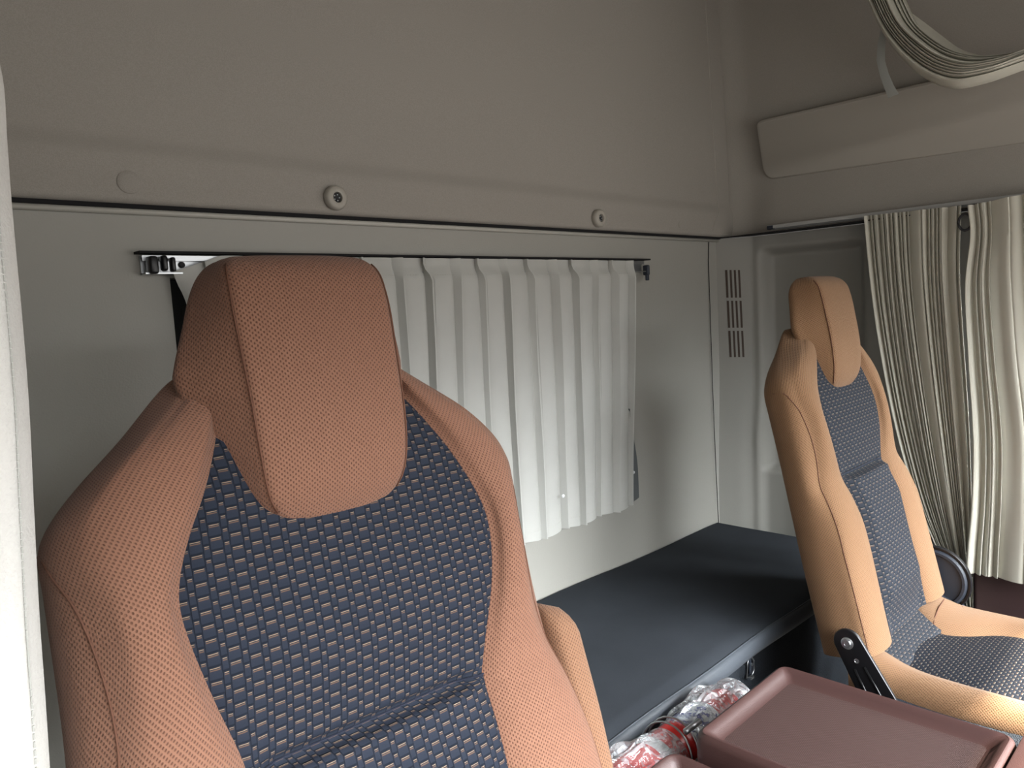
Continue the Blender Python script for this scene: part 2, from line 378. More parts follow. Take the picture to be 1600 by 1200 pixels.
# vertical border strip at the panel's right end
P = []
for z in [0.212, 0.23, 0.25, 0.27, 0.29, 0.31, 0.34, 0.5, 0.7, 0.9, ZC]:
    a = interp([(0.21, 2.262), (0.24, 2.268), (0.27, 2.285), (0.31, 2.318), (0.6, 2.300), (1.2, 2.262)], z)
    b_ = interp([(0.21, 2.392), (0.23, 2.393), (0.25, 2.405), (0.28, 2.428), (0.31, 2.440), (0.6, 2.415), (1.2, 2.372)], z)
    yy = up(2.3, z).y
    P.append([Vector((a, yy + .001, z)), Vector((a + .002, yy - .0025, z)), Vector(((a+b_)/2, yy - .003, z)), Vector((b_ - .003, yy - .003, z)), Vector((b_, yy - .001, z)), Vector((b_ + .002, yy + .012, z))])
S(grid('trim_1', P, WALL_UP, ang=30))
S(tube('trim_2', [(XL, YB - .004, 0.200), (1.0, YB - .004, 0.200), (2.40, YB - .004, 0.200)], 0.0055, LIP, n=10))
S(slab('trim_3', XL, 2.40, YB - .012, YB - .001, 0.2045, 0.2115, GAP))
# side wall (passenger side) upper
def sideup(y, z):
    X = 2.42 - 0.05 * sstep(0.35, 1.2, z) - 0.035 * (1 - sstep(1.22, 1.345, y + 0.0))*0 
    X -= 0.028 * math.exp(-((y - 1.345) / 0.05) ** 2)
    X -= 0.018 * (1 - sstep(0.225, 0.50, z)) * sstep(1.30, 1.16, y)
    return Vector((X, y, z))
ys = [1.37, 1.35, 1.335, 1.32, 1.30, 1.28, 1.265, 1.25, 1.235, 1.22, 1.205, 1.19, 1.17, 1.1, .9, .7, .5, .3, 0, -.4, YF]
zs = [0.212, 0.22, 0.235, 0.25, 0.27, 0.29, 0.32, 0.36, 0.45, 0.6, 0.8, 1.0, ZC]
S(grid('wall_right', [[sideup(y, z) for y in ys] for z in zs], WALL_UP))
# locker lid on the side wall
lid = empty('overhead_locker', (2.40, 0.80, 0.38)); tag(lid, 'long padded greige locker lid with rounded end on the side wall above the curtain rail', 'locker')
def lidp(cor, zt, y1=-.6):
    """outline of the lid (y, z) with rounded rear corners"""
    pts = []
    y0 = 1.212 - cor * 0
    def arc(cy, cz, r, a0, a1):
        for k in range(7):
            a = math.radians(lerp(a0, a1, k / 6)); pts.append((cy + r * math.cos(a), cz + r * math.sin(a)))
    pts.append((y1, 0.565 - cor)); arc(y0 - cor - 0.018, 0.573 - cor - 0.018, 0.018, 90, 0); arc(y0 - cor - 0.036, 0.386 + cor + 0.036, 0.036, 0, -90); pts.append((y1, 0.335 + cor))
    return pts
rows = []
for cor, X in ((0.0, 2.412), (0.0, 2.366), (0.003, 2.360), (0.010, 2.357)):
    o1 = lidp(cor, 0)
    rows.append([Vector((X + (0 if X > 2.40 else .052 * (1 - sstep(.34, .56, zz))), yy, zz)) for yy, zz in o1])
grid('lid_panel', rows, PAD, lid, closed=True, caps=(False, True), ang=30, flip=True)
kids_local(lid)
# side wall lower: pillar trim with chamfer, rounded recess and ledge
def sidelo(y, z):
    X = 2.325 + 0.070 * max(0.0, min(1.0, (1.352 - y) / .097)) + 0.012 * sstep(1.25, 1.15, y)
    X -= 0.030 * sstep(-0.15, -0.75, z) * sstep(1.21, 1.30, y)
    X -= 0.012 * math.exp(-((y - 1.245) / 0.016) ** 2) * sstep(-0.28, -0.5, z)
    r = sstep(1.238, 1.205, y) * sstep(0.888, 0.925, y) * sstep(0.168, 0.135, z) * sstep(-0.60, -0.57, z)
    dy, dz = y - 1.19, z - 0.12
    cy, cz = y - 0.94, z - 0.12
    X += 0.050 * r
    return Vector((X, y, z))
ys = [lerp(1.352, 0.40, i / 130) for i in range(131)]; zs = [lerp(ZF, -0.64, i / 6) for i in range(6)] + [lerp(-0.64, 0.206, i / 110) for i in range(111)]
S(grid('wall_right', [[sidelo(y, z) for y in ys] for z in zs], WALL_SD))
S(slab('trim_4', 2.33, 2.42, 0.40, 1.345, 0.2070, 0.2095, GAP))
tube('corner_seam', [ay(1107.5, 376, 1.347), ay(1107, 410, 1.347), ay(1110, 500, 1.345), ay(1114, 620, 1.343), ay(1119, 740, 1.341), ay(1123, 822, 1.339)], 0.0013, GAP)
bpy.data.objects['corner_seam'].name = 'trim_5'; S(bpy.data.objects['trim_5'])
# wall ahead of the recess: belt, window frame and door
bm = bmesh.new()
for (y0, y1, z0, z1) in ((-.62, .40, ZF, -.50), (YF, -.62, ZF, .22), (.33, .40, -.50, .22)):
    box_bm(bm, (2.46, (y0+y1)/2, (z0+z1)/2), (.12, y1-y0, z1-z0))
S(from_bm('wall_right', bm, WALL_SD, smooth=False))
dp = []
S(box('door_1', (2.40, 0.0375, -0.925), (.12, 1.09, 0.80), DOORB, bev=0.012, seg=3))
S(slab('trim_6', 2.325, 2.345, .583, .595, -1.3, -.60, GAP))
# left wall: behind the driver, closed ahead to a window opening, to dim the door's light
S(slab('wall_left', XL - .04, XL, .38, YB + .04, ZF, ZC, WALL_LO))
bm = bmesh.new()
box_bm(bm, (XL - .02, -.285, .73), (.04, 1.33, .94)); box_bm(bm, (XL - .02, -.84, -.13), (.04, .22, .78)); box_bm(bm, (XL - .02, .33, -.13), (.04, .10, .78)); box_bm(bm, (XL - .02, -.285, -.935), (.04, 1.33, .83))
S(from_bm('wall_left', bm, WALL_LO, smooth=False))
# front: wall over and under the windshield, dashboard
bm = bmesh.new()
box_bm(bm, ((XL + XR) / 2, YF - .02, .83), (XR - XL, .04, .74)); box_bm(bm, ((XL + XR) / 2, YF - .02, -.93), (XR - XL, .04, .84))
box_bm(bm, (.02 + XL / 2, YF - .02, -.03), (.10, .04, .98)); box_bm(bm, (XR - .05, YF - .02, -.03), (.10, .04, .98))
S(from_bm('wall_front', bm, WALL_UP, smooth=False))
db = slab('dashboard', .0, 2.40, YF + .01, -.62, -1.30, -.56, DASHM, bev=.04, seg=4)
tag(db, 'dark moulded dashboard under the windshield, out of frame', 'dashboard')
oc = slab('overhead_console', -.05, 2.34, YF + .01, -.80, .46, .80, PAD, bev=.03, seg=3)
tag(oc, 'overhead storage console above the windshield, out of frame', 'console')

# ------------------------------------------------------------------ small fittings on the upper panel
def knob(p):
    t = empty('coat_button', p); tag(t, None, 'knob', 'round greige rubber buttons on the upper back panel')
    ax_ = (0.0, -1, 0.0)
    lathe('cap', [(0, -0.002), (.021, -.002), (.0235, .001), (.0245, .008), (.0235, .014), (.020, .0175), (.014, .0185), (.0105, .0175), (.0095, .010), (.0095, .004)], p, ax_, KNOB, t, 40)
    sk_ = lathe('socket', [(.0100, .002), (.0098, .0125), (.0085, .0135), (.005, .0118), (0, .0115)], p, ax_, RUBBER, t, 24)
    for k in range(5):
        a = k * 1.2566; c = Vector(p) + Vector((math.cos(a) * .006, -.0130, math.sin(a) * .006)); lathe('ridge', [(0, .0015), (.0012, .001), (.0014, -.001)], c, ax_, CHROME, sk_, 8)
    kids_local(t); return t
pk = up(0, .243).y
k1 = knob((0.829, pk + .001, 0.243)); k1['label'] = 'round greige button with dark hollow, above the brown headrest on the back panel'
k2 = knob((1.659, pk + .001, 0.241)); k2['label'] = 'round greige button with dark hollow, at the right above the pleated curtain end'
c = lathe('screw_cover', [(.0185, -.001), (.0185, .0012), (.017, .0026), (.010, .0034), (0, .0036)], (0.446, pk, .2445), (0, -1, 0), WALL_UP, n=32)
tag(c, 'flat round cover cap flush on the back panel, left above the steel rail end', 'cap')
c = lathe('screw_cover', [(.0095, -.001), (.0095, .0012), (.008, .0026), (0, .0026)], (2.072, pk, .2405), (0, -1, 0), WALL_UP, n=24)
tag(c, 'tiny round cover cap near the right corner of the back panel', 'cap')

# air vent on the pillar: three stacked groups of four slots
vt = empty('air_vent', (2.35, 1.30, -.05)); tag(vt, 'tall louvred air vent of twelve dark slots on the corner pillar', 'vent')
def vp(px, py):      # point of the pillar surface seen at a pixel
    r = ray(px, py); a = r * (2.2 / r.x); b_ = r * (2.5 / r.x)
    for k in range(40):
        m = (a + b_) / 2
        if m.x >= sidelo(m.y, m.z).x: b_ = m
        else: a = m
    return a
def vquad(name, x0a, x1a, ya, x0b, x1b, yb, mat, d, th):
    q = [vp(x0a, ya), vp(x1a, ya), vp(x1b, yb), vp(x0b, yb)]
    n = (q[1] - q[0]).cross(q[3] - q[0]).normalized()
    if n.dot(q[0]) > 0: n = -n
    bm = bmesh.new(); a = [bm.verts.new(p + n * d) for p in q]; b_ = [bm.verts.new(p + n * (d - th)) for p in q]
    bm.faces.new(a); bm.faces.new(b_[::-1])
    for i in range(4): bm.faces.new((a[i], b_[i], b_[(i+1) % 4], a[(i+1) % 4]))
    bmesh.ops.recalc_face_normals(bm, faces=bm.faces)
    return from_bm(name, bm, mat, vt, smooth=False)
for (ya, yb, xa, xb) in ((422, 465, 1133, 1135), (470, 512, 1135.5, 1137.5), (517, 558, 1138, 1140)):
    wa = 23.5
    for k in range(4):
        s0 = xa + k * 6.6; s1 = xb + k * 6.6
        vquad('slot', s0, s0 + 3.3, ya, s1, s1 + 3.3, yb, VENTB, .0015, .004)
    for k in range(5):
        s0 = xa - 3.3 + k * 6.6; s1 = xb - 3.3 + k * 6.6
        if 0 < k < 4: vquad('slat', s0, s0 + 3.3, ya, s1, s1 + 3.3, yb, WALL_SD, .003, .006)
kids_local(vt)

# ------------------------------------------------------------------ rear curtain rail and curtain
rl = empty('curtain_rail', (0.46, 1.33, .11)); tag(rl, 'slim steel curtain rail recessed over the back window with black end stop', 'rail')
bm = bmesh.new()
y0 = YB
box_bm(bm, (1.17, YB - .003, .110), (1.425, .004, .028)); box_bm(bm, (1.17, YB - .008, .1255), (1.425, .014, .003)); box_bm(bm, (1.17, YB - .013, .0965), (1.425, .024, .0025)); box_bm(bm, (1.17, YB - .0145, .1215), (1.425, .002, .007))
from_bm('channel', bm, CHROME, rl, smooth=False)
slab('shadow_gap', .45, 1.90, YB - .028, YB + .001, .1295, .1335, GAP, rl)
bm = bmesh.new(); box_bm(bm, (.470, YB - .022, .110), (.014, .024, .030), .004, 3); box_bm(bm, (.488, YB - .026, .113), (.010, .016, .026), .004, 3); box_bm(bm, (.502, YB - .026, .111), (.008, .014, .024), .003, 3)
from_bm('end_stop', bm, BLACK, rl)
lathe('screw', [(.0055, 0), (.0055, .003), (.004, .0042), (.002, .0035), (0, .0035)], (.525, YB - .005, .112), (0, -1, 0), RUBBER, rl, 16)
bm = bmesh.new(); box_bm(bm, (1.884, YB - .022, .100), (.012, .020, .030), .004, 3); box_bm(bm, (1.876, YB - .030, .078), (.014, .006, .018), .002, 2)
from_bm('roller', bm, SLATE, rl)
kids_local(rl)

def rear_curtain():
    t = empty('rear_curtain', (1.2, 1.32, -.59)); tag(t, 'sage grey pinch-pleated curtain hanging over the back window behind the brown headrest', 'curtain')
    fx_t = [0.500, 0.565, 0.645, 0.725, 0.806, 0.888, 0.969, 1.051, 1.129, 1.206, 1.284, 1.372, 1.458, 1.544, 1.630, 1.713, 1.795]
    fx_b = [0.520, 0.590, 0.665, 0.740, 0.810, 0.892, 0.968, 1.026, 1.112, 1.200, 1.286, 1.372, 1.452, 1.528, 1.598, 1.672, 1.745]
    n = 56; rows = []
    zt, zb = 0.1275, -0.585
    for i in range(n + 1):
        tt = i / n; z = lerp(zt, zb, tt); row = []
        press = 1 - sstep(0.0, 0.06, tt) * 0.75
        press2 = sstep(0.02, 0.07, tt)
        for k in range(len(fx_t) - 1):
            xa = lerp(fx_t[k], fx_b[k], tt ** 0.9); xb = lerp(fx_t[k + 1], fx_b[k + 1], tt ** 0.9); W = xb - xa
            wob = 0.0025 * noise.noise(Vector((k * 3.1, z * 5, 1.3)))
            rnd = noise.noise(Vector((k * 7.7, z * 2.2, 0)))
            fin = (0.010 + 0.003 * math.sin(k * 2.3) + 0.004 * rnd) * press2 + 0.010 * (1 - press2)
            skew = 0.010 * (1 - press2) * (1 if k % 2 else -1) + 0.004 * rnd
            base = 1.330 - 0.010 * press2
            lean = 0.004 + 0.003 * math.sin(k * 1.9)
            bul = 0.014 * (0.3 + 0.7 * press2) * (1 + 0.4 * rnd)
            th = 0.0022
            for (f, d) in ((0.05, 0), (0.15, .62), (0.30, .92), (0.48, 1.0), (0.66, .9), (0.80, .55), (0.90, .05)):
                row.append(Vector((xa + W * f, base - bul * d + wob, z)))
            # fin: out and back, fin at the right end of the pleat
            row.append(Vector((xb - W * .05 - th + skew * .3, base - fin * .5, z)))
            row.append(Vector((xb - W * .03 - th + skew + lean, base - fin - bul * .6, z)))
            row.append(Vector((xb - W * .03 + th * .4 + skew + lean, base - fin - bul * .6 - .001, z)))
            row.append(Vector((xb - W * .01 + th + skew * .3, base - fin * .5, z)))
        sag = 0
        for j, p in enumerate(row):
            q = (p.x - 0.5) / 0.09
            if q < 1:  # first pleat has slipped off its hook: leans in and droops
                g = (1 - max(q, 0)) 
                p.z -= 0.030 * g * (1 - tt) ; p.x += 0.13 * g * tt + 0.0 ; p.y -= 0.03 * g * (1 - abs(2 * tt - 1))
            p.z += 0.004 * math.sin(p.x * 40) * tt
            if i == n: pass
        rows.append(row)
    o = grid('curtain_cloth', rows, CURT, t, ang=28)
    # stitched heading and hem, as fine raised threads following the cloth
    for (ii, nm) in ((3, 'heading_stitch'), (n - 2, 'hem_stitch')):
        bm = bmesh.new(); r = rows[ii]
        for k in range(0, len(r) - 1):
            a, b_ = r[k], r[k + 1]; L = (b_ - a).length; m = max(1, int(L / .006)) if (k % 11) < 7 else 0
            for q in range(m):
                c = a.lerp(b_, (q + .5) / m); d = (b_ - a).normalized()
                box_bm(bm, c + Vector((0, -.0008, 0)), (.0034, .0008, .0008), 0, 1, Matrix.Rotation(math.atan2(d.y, d.x), 3, 'Z'))
        from_bm(nm, bm, STITCH, o, smooth=False)['kind'] = 'stuff'
    # turned-back edge flap with a press stud at the lower right
    P = []
    for i in range(13):
        s = i / 12; z = lerp(-0.30, -0.575, s)
        wdt = 0.046 * math.sin(min(1, s * 1.35) * math.pi * .5)
        P.append([Vector((1.755, 1.312, z)), Vector((1.755 + wdt * .5, 1.318, z)), Vector((1.755 + wdt, 1.326, z))])
    grid('edge_flap', P, m_cloth('curtain_lining', (0.13, 0.14, 0.145)), t)
    for (px, py, Y) in ((990, 738, 1.315), (880, 775, 1.290)):
        p = ay(px, py, Y); lathe('press_stud', [(.0045, 0), (.0045, .002), (.003, .0032), (0, .0034)], p + Vector((0, .001, 0)), (-.3, -1, 0), WHITE, o, 16)
    kids_local(t)
rear_curtain()

# ------------------------------------------------------------------ gathered curtains (side wall and door pillar)
def gather(name, Lpts, Rpts, widths, amp, mat, nrow=60, seed=0, wav=0.004, normal=Vector((-1, 0, 0)), spread=None, per=7, parent=None, ampt=None):
    """cloth between two edge lines; widths = relative widths of the folds"""
    Lc = curve_pts(Lpts, nrow); Rc = curve_pts(Rpts, nrow); tot = sum(widths); rows = []
    for i in range(nrow):
        t = i / (nrow - 1); a, b_ = Lc[i], Rc[i]; row = []; acc = 0.0
        d = (b_ - a); dn = d.normalized()
        for k, wd in enumerate(widths):
            for q in range(per):
                f = q / per; s = (acc + wd * f) / tot
                am = amp * min(1.0, 0.45 + wd / (tot / len(widths)) * 0.5)
                if ampt: am *= ampt(t)
                prof = math.sin(math.pi * f) ** 0.75
                lean = 0.35 * (wd / tot) * math.sin(f * math.pi) * (1 if k % 3 else -1)
                nz = noise.noise(Vector((s * 6 + seed, t * 2.4, seed * 1.7))); nz2 = noise.noise(Vector((s * 23 + seed, t * 4.0, 5.1)))
                ss_ = s + lean + (0.030 * nz + 0.006 * nz2) * math.sin(math.pi * s) * math.sin(math.pi * min(1, t + .12))
                row.append(a.lerp(b_, ss_) + normal * (am * prof + wav * 3 * nz))
            acc += wd
        row.append(b_.copy()); rows.append(row)
    return grid(name, rows, mat, parent, ang=60), rows

sr = empty('side_curtain_rail', (2.37, .8, .22)); tag(sr, 'thin aluminium curtain rail along the side wall under the locker', 'rail')
bm = bmesh.new(); box_bm(bm, (2.372, .28, .2300), (.024, 1.80, .004)); box_bm(bm, (2.361, .28, .2260), (.003, 1.80, .010)); box_bm(bm, (2.384, .28, .224), (.004, 1.80, .012))
from_bm('channel', bm, m_plastic('dull_aluminium', (.42, .42, .41), .5, 900, 0, .03, .5, metal=.35), sr, smooth=False)
box('end_cap', (2.367, 1.172, .2255), (.018, .022, .012), SLATE, sr, .002)
kids_local(sr)

def side_curtains():
    X = 2.335
    rnd = random.Random(3)
    t = empty('side_curtain', (X, .7, -.85)); tag(t, 'tightly gathered khaki curtain hanging beside the far seat, on the side wall', 'curtain')
    L = [ax(*p, X) for p in ((1350, 338), (1358, 420), (1368, 500), (1385, 600), (1405, 690), (1432, 780), (1462, 850), (1485, 905), (1508, 975))]
    Rr = [ax(*p, X - .01) for p in ((1502, 322), (1500, 420), (1505, 520), (1512, 620), (1516, 700), (1518, 780), (1519, 860), (1520, 910), (1521, 975))]
    wd = [1.2, .7, .8, .7, .9, .6, .7, .7, .8, .6, .6, .6, .5, .5, 2.6, 1.1, .6, .5, .5, .6, .7, 1.4, 1.7, .8]
    gather('curtain_cloth', L, Rr, wd, .020, CURT_S, 60, 2, .004, Vector((-1, -.25, 0)).normalized(), parent=t)
    kids_local(t)
    t = empty('side_curtain', (X, .4, -.78)); tag(t, 'khaki curtain with few wide folds hanging over the maroon door panel', 'curtain')
    X2 = 2.30
    L = [ax(*p, X2) for p in ((1512, 322), (1516, 370), (1508, 450), (1513, 560), (1520, 680), (1518, 780), (1512, 850), (1509, 892))]
    Rr = [ax(*p, X2) for p in ((1640, 296), (1640, 350), (1650, 430), (1660, 560), (1680, 680), (1685, 780), (1690, 850), (1690, 925))]
    wd = [.8, .45, .5, .45, .4, 2.0, 1.4, .5, .5, 1.2, .6]
    gather('curtain_cloth', L, Rr, wd, .022, CURT_S, 60, 9, .003, Vector((-1, -.2, 0)).normalized(), parent=t)
    # hanger hook loop where the two curtains meet
    c = ax(1508, 347, X2 - .01); pts = [c + Vector((0, math.cos(a) * .016, math.sin(a) * .022)) for a in [k * .5236 for k in range(12)]]
    tube('hook_loop', pts, .0035, RUBBER, t, closed=True)
    kids_local(t)
side_curtains()

def near_curtain():
    t = empty('door_pillar_curtain', (0.08, .5, -.6)); tag(t, 'pale canvas curtain edge hanging very close at the left frame edge', 'curtain')
    Y = .50
    E = [ay(*p, Y) for p in ((-2, 55), (12, 130), (18, 220), (25, 310), (40, 480), (52, 640), (60, 800), (68, 960), (78, 1100), (90, 1290), (104, 1500))]
    L = [Vector((p.x - .36, p.y - .07, p.z)) for p in E]
    n = 50; A = curve_pts(L, n); B = curve_pts(E, n); rows = []
    for i in range(n):
        row = []
        for j in range(41):
            s = j / 40; p = A[i].lerp(B[i], s)
            k = (1 - s) * 5.2
            p.y += .018 * math.sin(k * 2.1) * sstep(0, .5, k) + .003 * noise.noise(Vector((s * 9, i * .1, 0)))
            p.y += .010 * sstep(.97, 1.0, s)
            row.append(p)
        rows.append(row)
    grid('curtain_cloth', rows, CURT_N, t)
    bm = bmesh.new()
    for i in range(2, n - 1):
        for q in range(3):
            a = rows[i][39].lerp(rows[i + 1][39], q / 3)
            box_bm(bm, a + Vector((0, -.0006, 0)), (.0009, .0006, .0035))
    from_bm('hem_stitch', bm, m_plastic('grey_thread', (.24, .24, .22), .8, 900, 0), t, smooth=False)['kind'] = 'stuff'
    kids_local(t)
near_curtain()

def swag():
    t = empty('tied_up_curtain', (2.15, .6, .5)); tag(t, 'folded khaki curtain looped up in a swag under the ceiling at upper right', 'curtain')
    X = 2.14
    O = [ax(*p, X) for p in ((1310, -150), (1328, -70), (1356, -2), (1380, 50), (1410, 92), (1448, 124), (1490, 139), (1535, 132), (1580, 117), (1640, 92), (1720, 40), (1790, -60))]
    I = [ax(*p, X) for p in ((1370, -150), (1385, -70), (1415, -2), (1436, 40), (1466, 66), (1500, 84), (1540, 91), (1580, 88), (1610, 80), (1650, 62), (1700, 0), (1740, -80))]
    # both ends run up to the ceiling
    O = [Vector((X, O[0].y + .03, 1.19))] + O + [Vector((X, .22, .92)), Vector((X, .20, 1.19))]
    I = [Vector((X, I[0].y - .0, 1.19))] + I + [Vector((X, .29, .92)), Vector((X, .27, 1.19))]
    n = 80; A = curve_pts(O, n); B = curve_pts(I, n); rows = []
    folds = [2.0, .6, .55, .5, .6, .5, 1.5, .6, .5, .6]; tot = sum(folds)
    for i in range(n):
        tt = i / (n - 1); acc = 0; row = []
        for k, wd in enumerate(folds):
            for q in range(8):
                f = q / 8; s = (acc + wd * f) / tot
                open_ = 1 + 0.5 * noise.noise(Vector((k * 2.7, tt * 5, 3)))
                am = .028 * min(1.3, .6 + wd * .5) * open_
                sh = .045 * noise.noise(Vector((s * 5, tt * 4, 8))) * math.sin(math.pi * s)
                prof = math.sin(math.pi * f) ** .6
                nrm = Vector((-1, 0, 0)) * (am * prof + .05 * math.sin(math.pi * s))
                row.append(A[i].lerp(B[i], s + sh + .03 * math.sin(math.pi * f)) + nrm)
            acc += wd
        row.append(B[i].copy())
        for f in (.8, .6, .4, .2): row.append(A[i].lerp(B[i], f) + Vector((.04 * math.sin(math.pi * f), 0, 0)))
        rows.append(row)
    grid('folded_cloth', rows, CURT_S, t, closed=True, ang=50)
    # loose flap on the inner side
    for (L1, L2) in ((((1424, 20), (1446, 36), (1472, 56), (1500, 76), (1530, 86), (1556, 91)), ((1430, 45), (1455, 60), (1480, 75), (1505, 88), (1535, 95), (1560, 97))),):
        a = curve_pts([ax(*p, X + .01) for p in L1], 20); b_ = curve_pts([ax(*p, X - .02) for p in L2], 20)
        grid('loose_flap', [[a[i].lerp(b_[i], j / 4) for j in range(5)] for i in range(20)], CURT_S, t)
    # strap end
    cpx = [(1381, 48, 5), (1377, 70, 6), (1376, 95, 6.5), (1382, 118, 6.5), (1389, 136, 7), (1396, 150, 8)]
    rows = [[ax(x - w_, y + .4 * w_ * (y > 110), X - .01) , ax(x + w_, y - .4 * w_ * (y > 110), X - .01)] for x, y, w_ in cpx]
    rows = [[r[0], r[0].lerp(r[1], .5) + Vector((-.002, 0, 0)), r[1]] for r in rows]
    rows += [[p + Vector((.0015, 0, 0)) for p in r] for r in rows[::-1]]
    s_ = grid('strap', rows, m_cloth('grey_strap', (.30, .31, .29)), t, ang=40); s_['label'] = 'short grey strap end hanging from the bundle'
    kids_local(t)
swag()

# ------------------------------------------------------------------ seats
class Pose:
    def __init__(s, x, y, z, yaw, tilt):
        s.O = Vector((x, y, z)); s.U = Vector((math.cos(yaw), math.sin(yaw), 0)); B = Vector((-math.sin(yaw), math.cos(yaw), 0)); Z = Vector((0, 0, 1))
        s.V = B * math.sin(tilt) + Z * math.cos(tilt); s.W = -B * math.cos(tilt) + Z * math.sin(tilt)
    def __call__(s, u, v, w): return s.O + s.U * u + s.V * v + s.W * w

CL = [(.26, .105), (.217, .120), (.165, .141), (.117, .167), (.082, .182), (.052, .188), (.013, .184), (-.049, .170), (-.119, .152), (-.2, .146), (-.30, .140), (-.45, .150), (-.7, .155)]
CR = [(.26, .115), (.226, .129), (.156, .173), (.09, .201), (.045, .207), (-.02, .195), (-.094, .168), (-.138, .153), (-.187, .149), (-.249, .146), (-.35, .145), (-.45, .155), (-.7, .155)]
SI = [(.31, .095), (.300, .122), (.285, .147), (.232, .200), (.184, .252), (.153, .278), (.128, .288), (.09, .288), (-.03, .289), (-.1, .292), (-.2, .296), (-.3, .300), (-.5, .300), (-.7, .298)]
FR = [(.31, .080), (.30, .100), (.287, .120), (.24, .168), (.19, .222), (.155, .252), (.125, .264), (.10, .263), (.077, .259), (.04, .254), (-.06, .253), (-.1, .258), (-.16, .270), (-.22, .278), (-.3, .286), (-.5, .288), (-.7, .285)]

SU = [(.14, .290), (.128, .288), (.107, .283), (.077, .272), (.04, .264), (-.01, .258), (-.06, .257), (-.1, .262), (-.16, .273), (-.22, .281), (-.3, .288), (-.7, .288)]
def seatback(pose, k, vmin, org, blu, thing_, crease, low_out=None, wadd=lambda v: 0.0, back=-.12, cmul=1.0, us=1.0, dep=1.0, low=0.0, vtop=.305):
    N = 170; vt_ = vtop; P = []; Cen = []; seamL = []; seamR = []; edL = []; edR = []
    for i in range(N + 1):
        v = lerp(vmin / k, vt_, i / N)
        vq = v + low * sstep(.17, .27, v); si, fr = interp(SI, vq) * us, interp(FR, vq) * us; cl, cr = min(interp(CL, v) * cmul, fr - .016), min(interp(CR, v) * cmul, fr - .016); sw = lerp(-.05, -.052, sstep(.12, .28, v)) * lerp(dep, 1, sstep(.1, .25, v))
        cz = crease / k
        # centre panel depth: gentle hollow, tuck at the crease, fuller lumbar pad under it
        wc = .004 + .010 * math.exp(-((v - .02) / .12) ** 2)
        wc -= .016 * math.exp(-((v - cz) / .0055) ** 2) + .012 * sstep(cz + .09, cz, v) * (1 - sstep(cz, cz - .012, v))
        wc += .014 * sstep(cz + .001, cz - .014, v) + .014 * sstep(cz - .01, cz - .10, v)
        wc += wadd(v * k) / k
        wp = .010 + .026 * sstep(.22, .02, v) + .012 * sstep(0, -.25, v) + wadd(v * k) / k
        wb_ = .004 + .010 * math.exp(-((v - .02) / .12) ** 2) + .028 * sstep(cz + .05, cz - .13, v) - .004 * math.exp(-((v - cz) / .03) ** 2)
        drop = .036 * sstep(.200, .315, v); wc -= drop; wb_ -= drop; wp = wb_ + .012 + .004 * sstep(.22, .02, v)
        roundtop = 1
        bk = lerp(-.075, back / k, sstep(.305, .10, v))
        g = sstep(.12, .2, v)
        def side(c, sg):
            d = fr - c
            pts = [(c - .004, wb_ - .006), (c + .004, wb_ + .001), (c + .18 * d, lerp(lerp(wb_, wp, .65), wp, g)), (c + .45 * d, wp), (c + .75 * d, wp - .003), (fr - .006, wp - lerp(.013, .009, g)), (fr + .004, wp - lerp(.024, .015, g)),
                   (lerp(fr, si, .7), lerp(wp - .022, sw, .45)), (si, sw), (si - .002, lerp(sw, bk, .4)), (si - .012, bk + .012), (si - .035, bk), (max(si - .12, .02), bk - .006)]
            cv = curve_pts([(a, b_, 0) for a, b_ in pts], 37)
            return [(sg * q.x, q.y) for q in cv]
        R_ = side(cr, 1); L_ = side(cl, -1)
        ring = L_[::-1] + [(-cl + .012, wb_ - .032), (cr - .012, wb_ - .032)] + R_ 
        # order: left back ... left centre, right centre ... right back
        P.append([pose(u * k, v * k, w_ * k) for u, w_ in ring])
        crow = []
        for j in range(25):
            f = j / 24; u = lerp(-cl - .001, cr + .001, f); e_ = min(f, 1 - f)
            edge = -.006 * (1 - sstep(0, .035, e_))
            bulge = .005 * math.sin(math.pi * f)
            crow.append(pose(u * k, v * k, (lerp(wb_, wc, sstep(0, .14, e_)) + edge + bulge) * k))
        Cen.append(crow)
        if v < .134:
            su = interp(SU, v) * us
            for lst, src, sg in ((seamL, side(cl, -1), -1), (seamR, side(cr, 1), 1)):
                half = [q for q in src[12:28]]
                n_ = next((i for i, q in enumerate(half) if abs(q[0]) >= su), len(half) - 1); q = half[n_]
                if n_ > 0 and abs(q[0]) > su:
                    q0 = half[n_ - 1]; tq = (su - abs(q0[0])) / max(1e-6, abs(q[0]) - abs(q0[0])); q = (lerp(q0[0], q[0], tq), lerp(q0[1], q[1], tq))
                lst.append(pose(q[0] * k, v * k, (q[1] + .0004) * k))
        if v < .25:
            edL.append(pose(-(cl + .001) * k, v * k, (wb_ - .004) * k)); edR.append(pose((cr + .001) * k, v * k, (wb_ - .004) * k))
    body = back_ = grid('backrest', P, org, thing_, closed=True, caps=(True, True), ang=50, flip=False)
    cc = [r for i, r in enumerate(Cen) if lerp(vmin / k, vt_, i / N) < .262]
    cp_ = grid('centre_panel', cc, blu, thing_, flip=False)
    ic = min(range(len(cc)), key=lambda i: abs(lerp(vmin / k, vt_, i / N) - cz)); tube('crease_seam', [p + pose.W * .001 for p in cc[ic]], .0013 * k, SEAM_B, cp_, n=6)
    tube('side_seam', seamL, .0012 * k, SEAM, back_, n=6)
    tube('side_seam', seamR, .0012 * k, SEAM, back_, n=6)
    tube('panel_seam', edL, .0013 * k, SEAM_B, cp_, n=6); tube('panel_seam', edR, .0013 * k, SEAM_B, cp_, n=6)
    return body

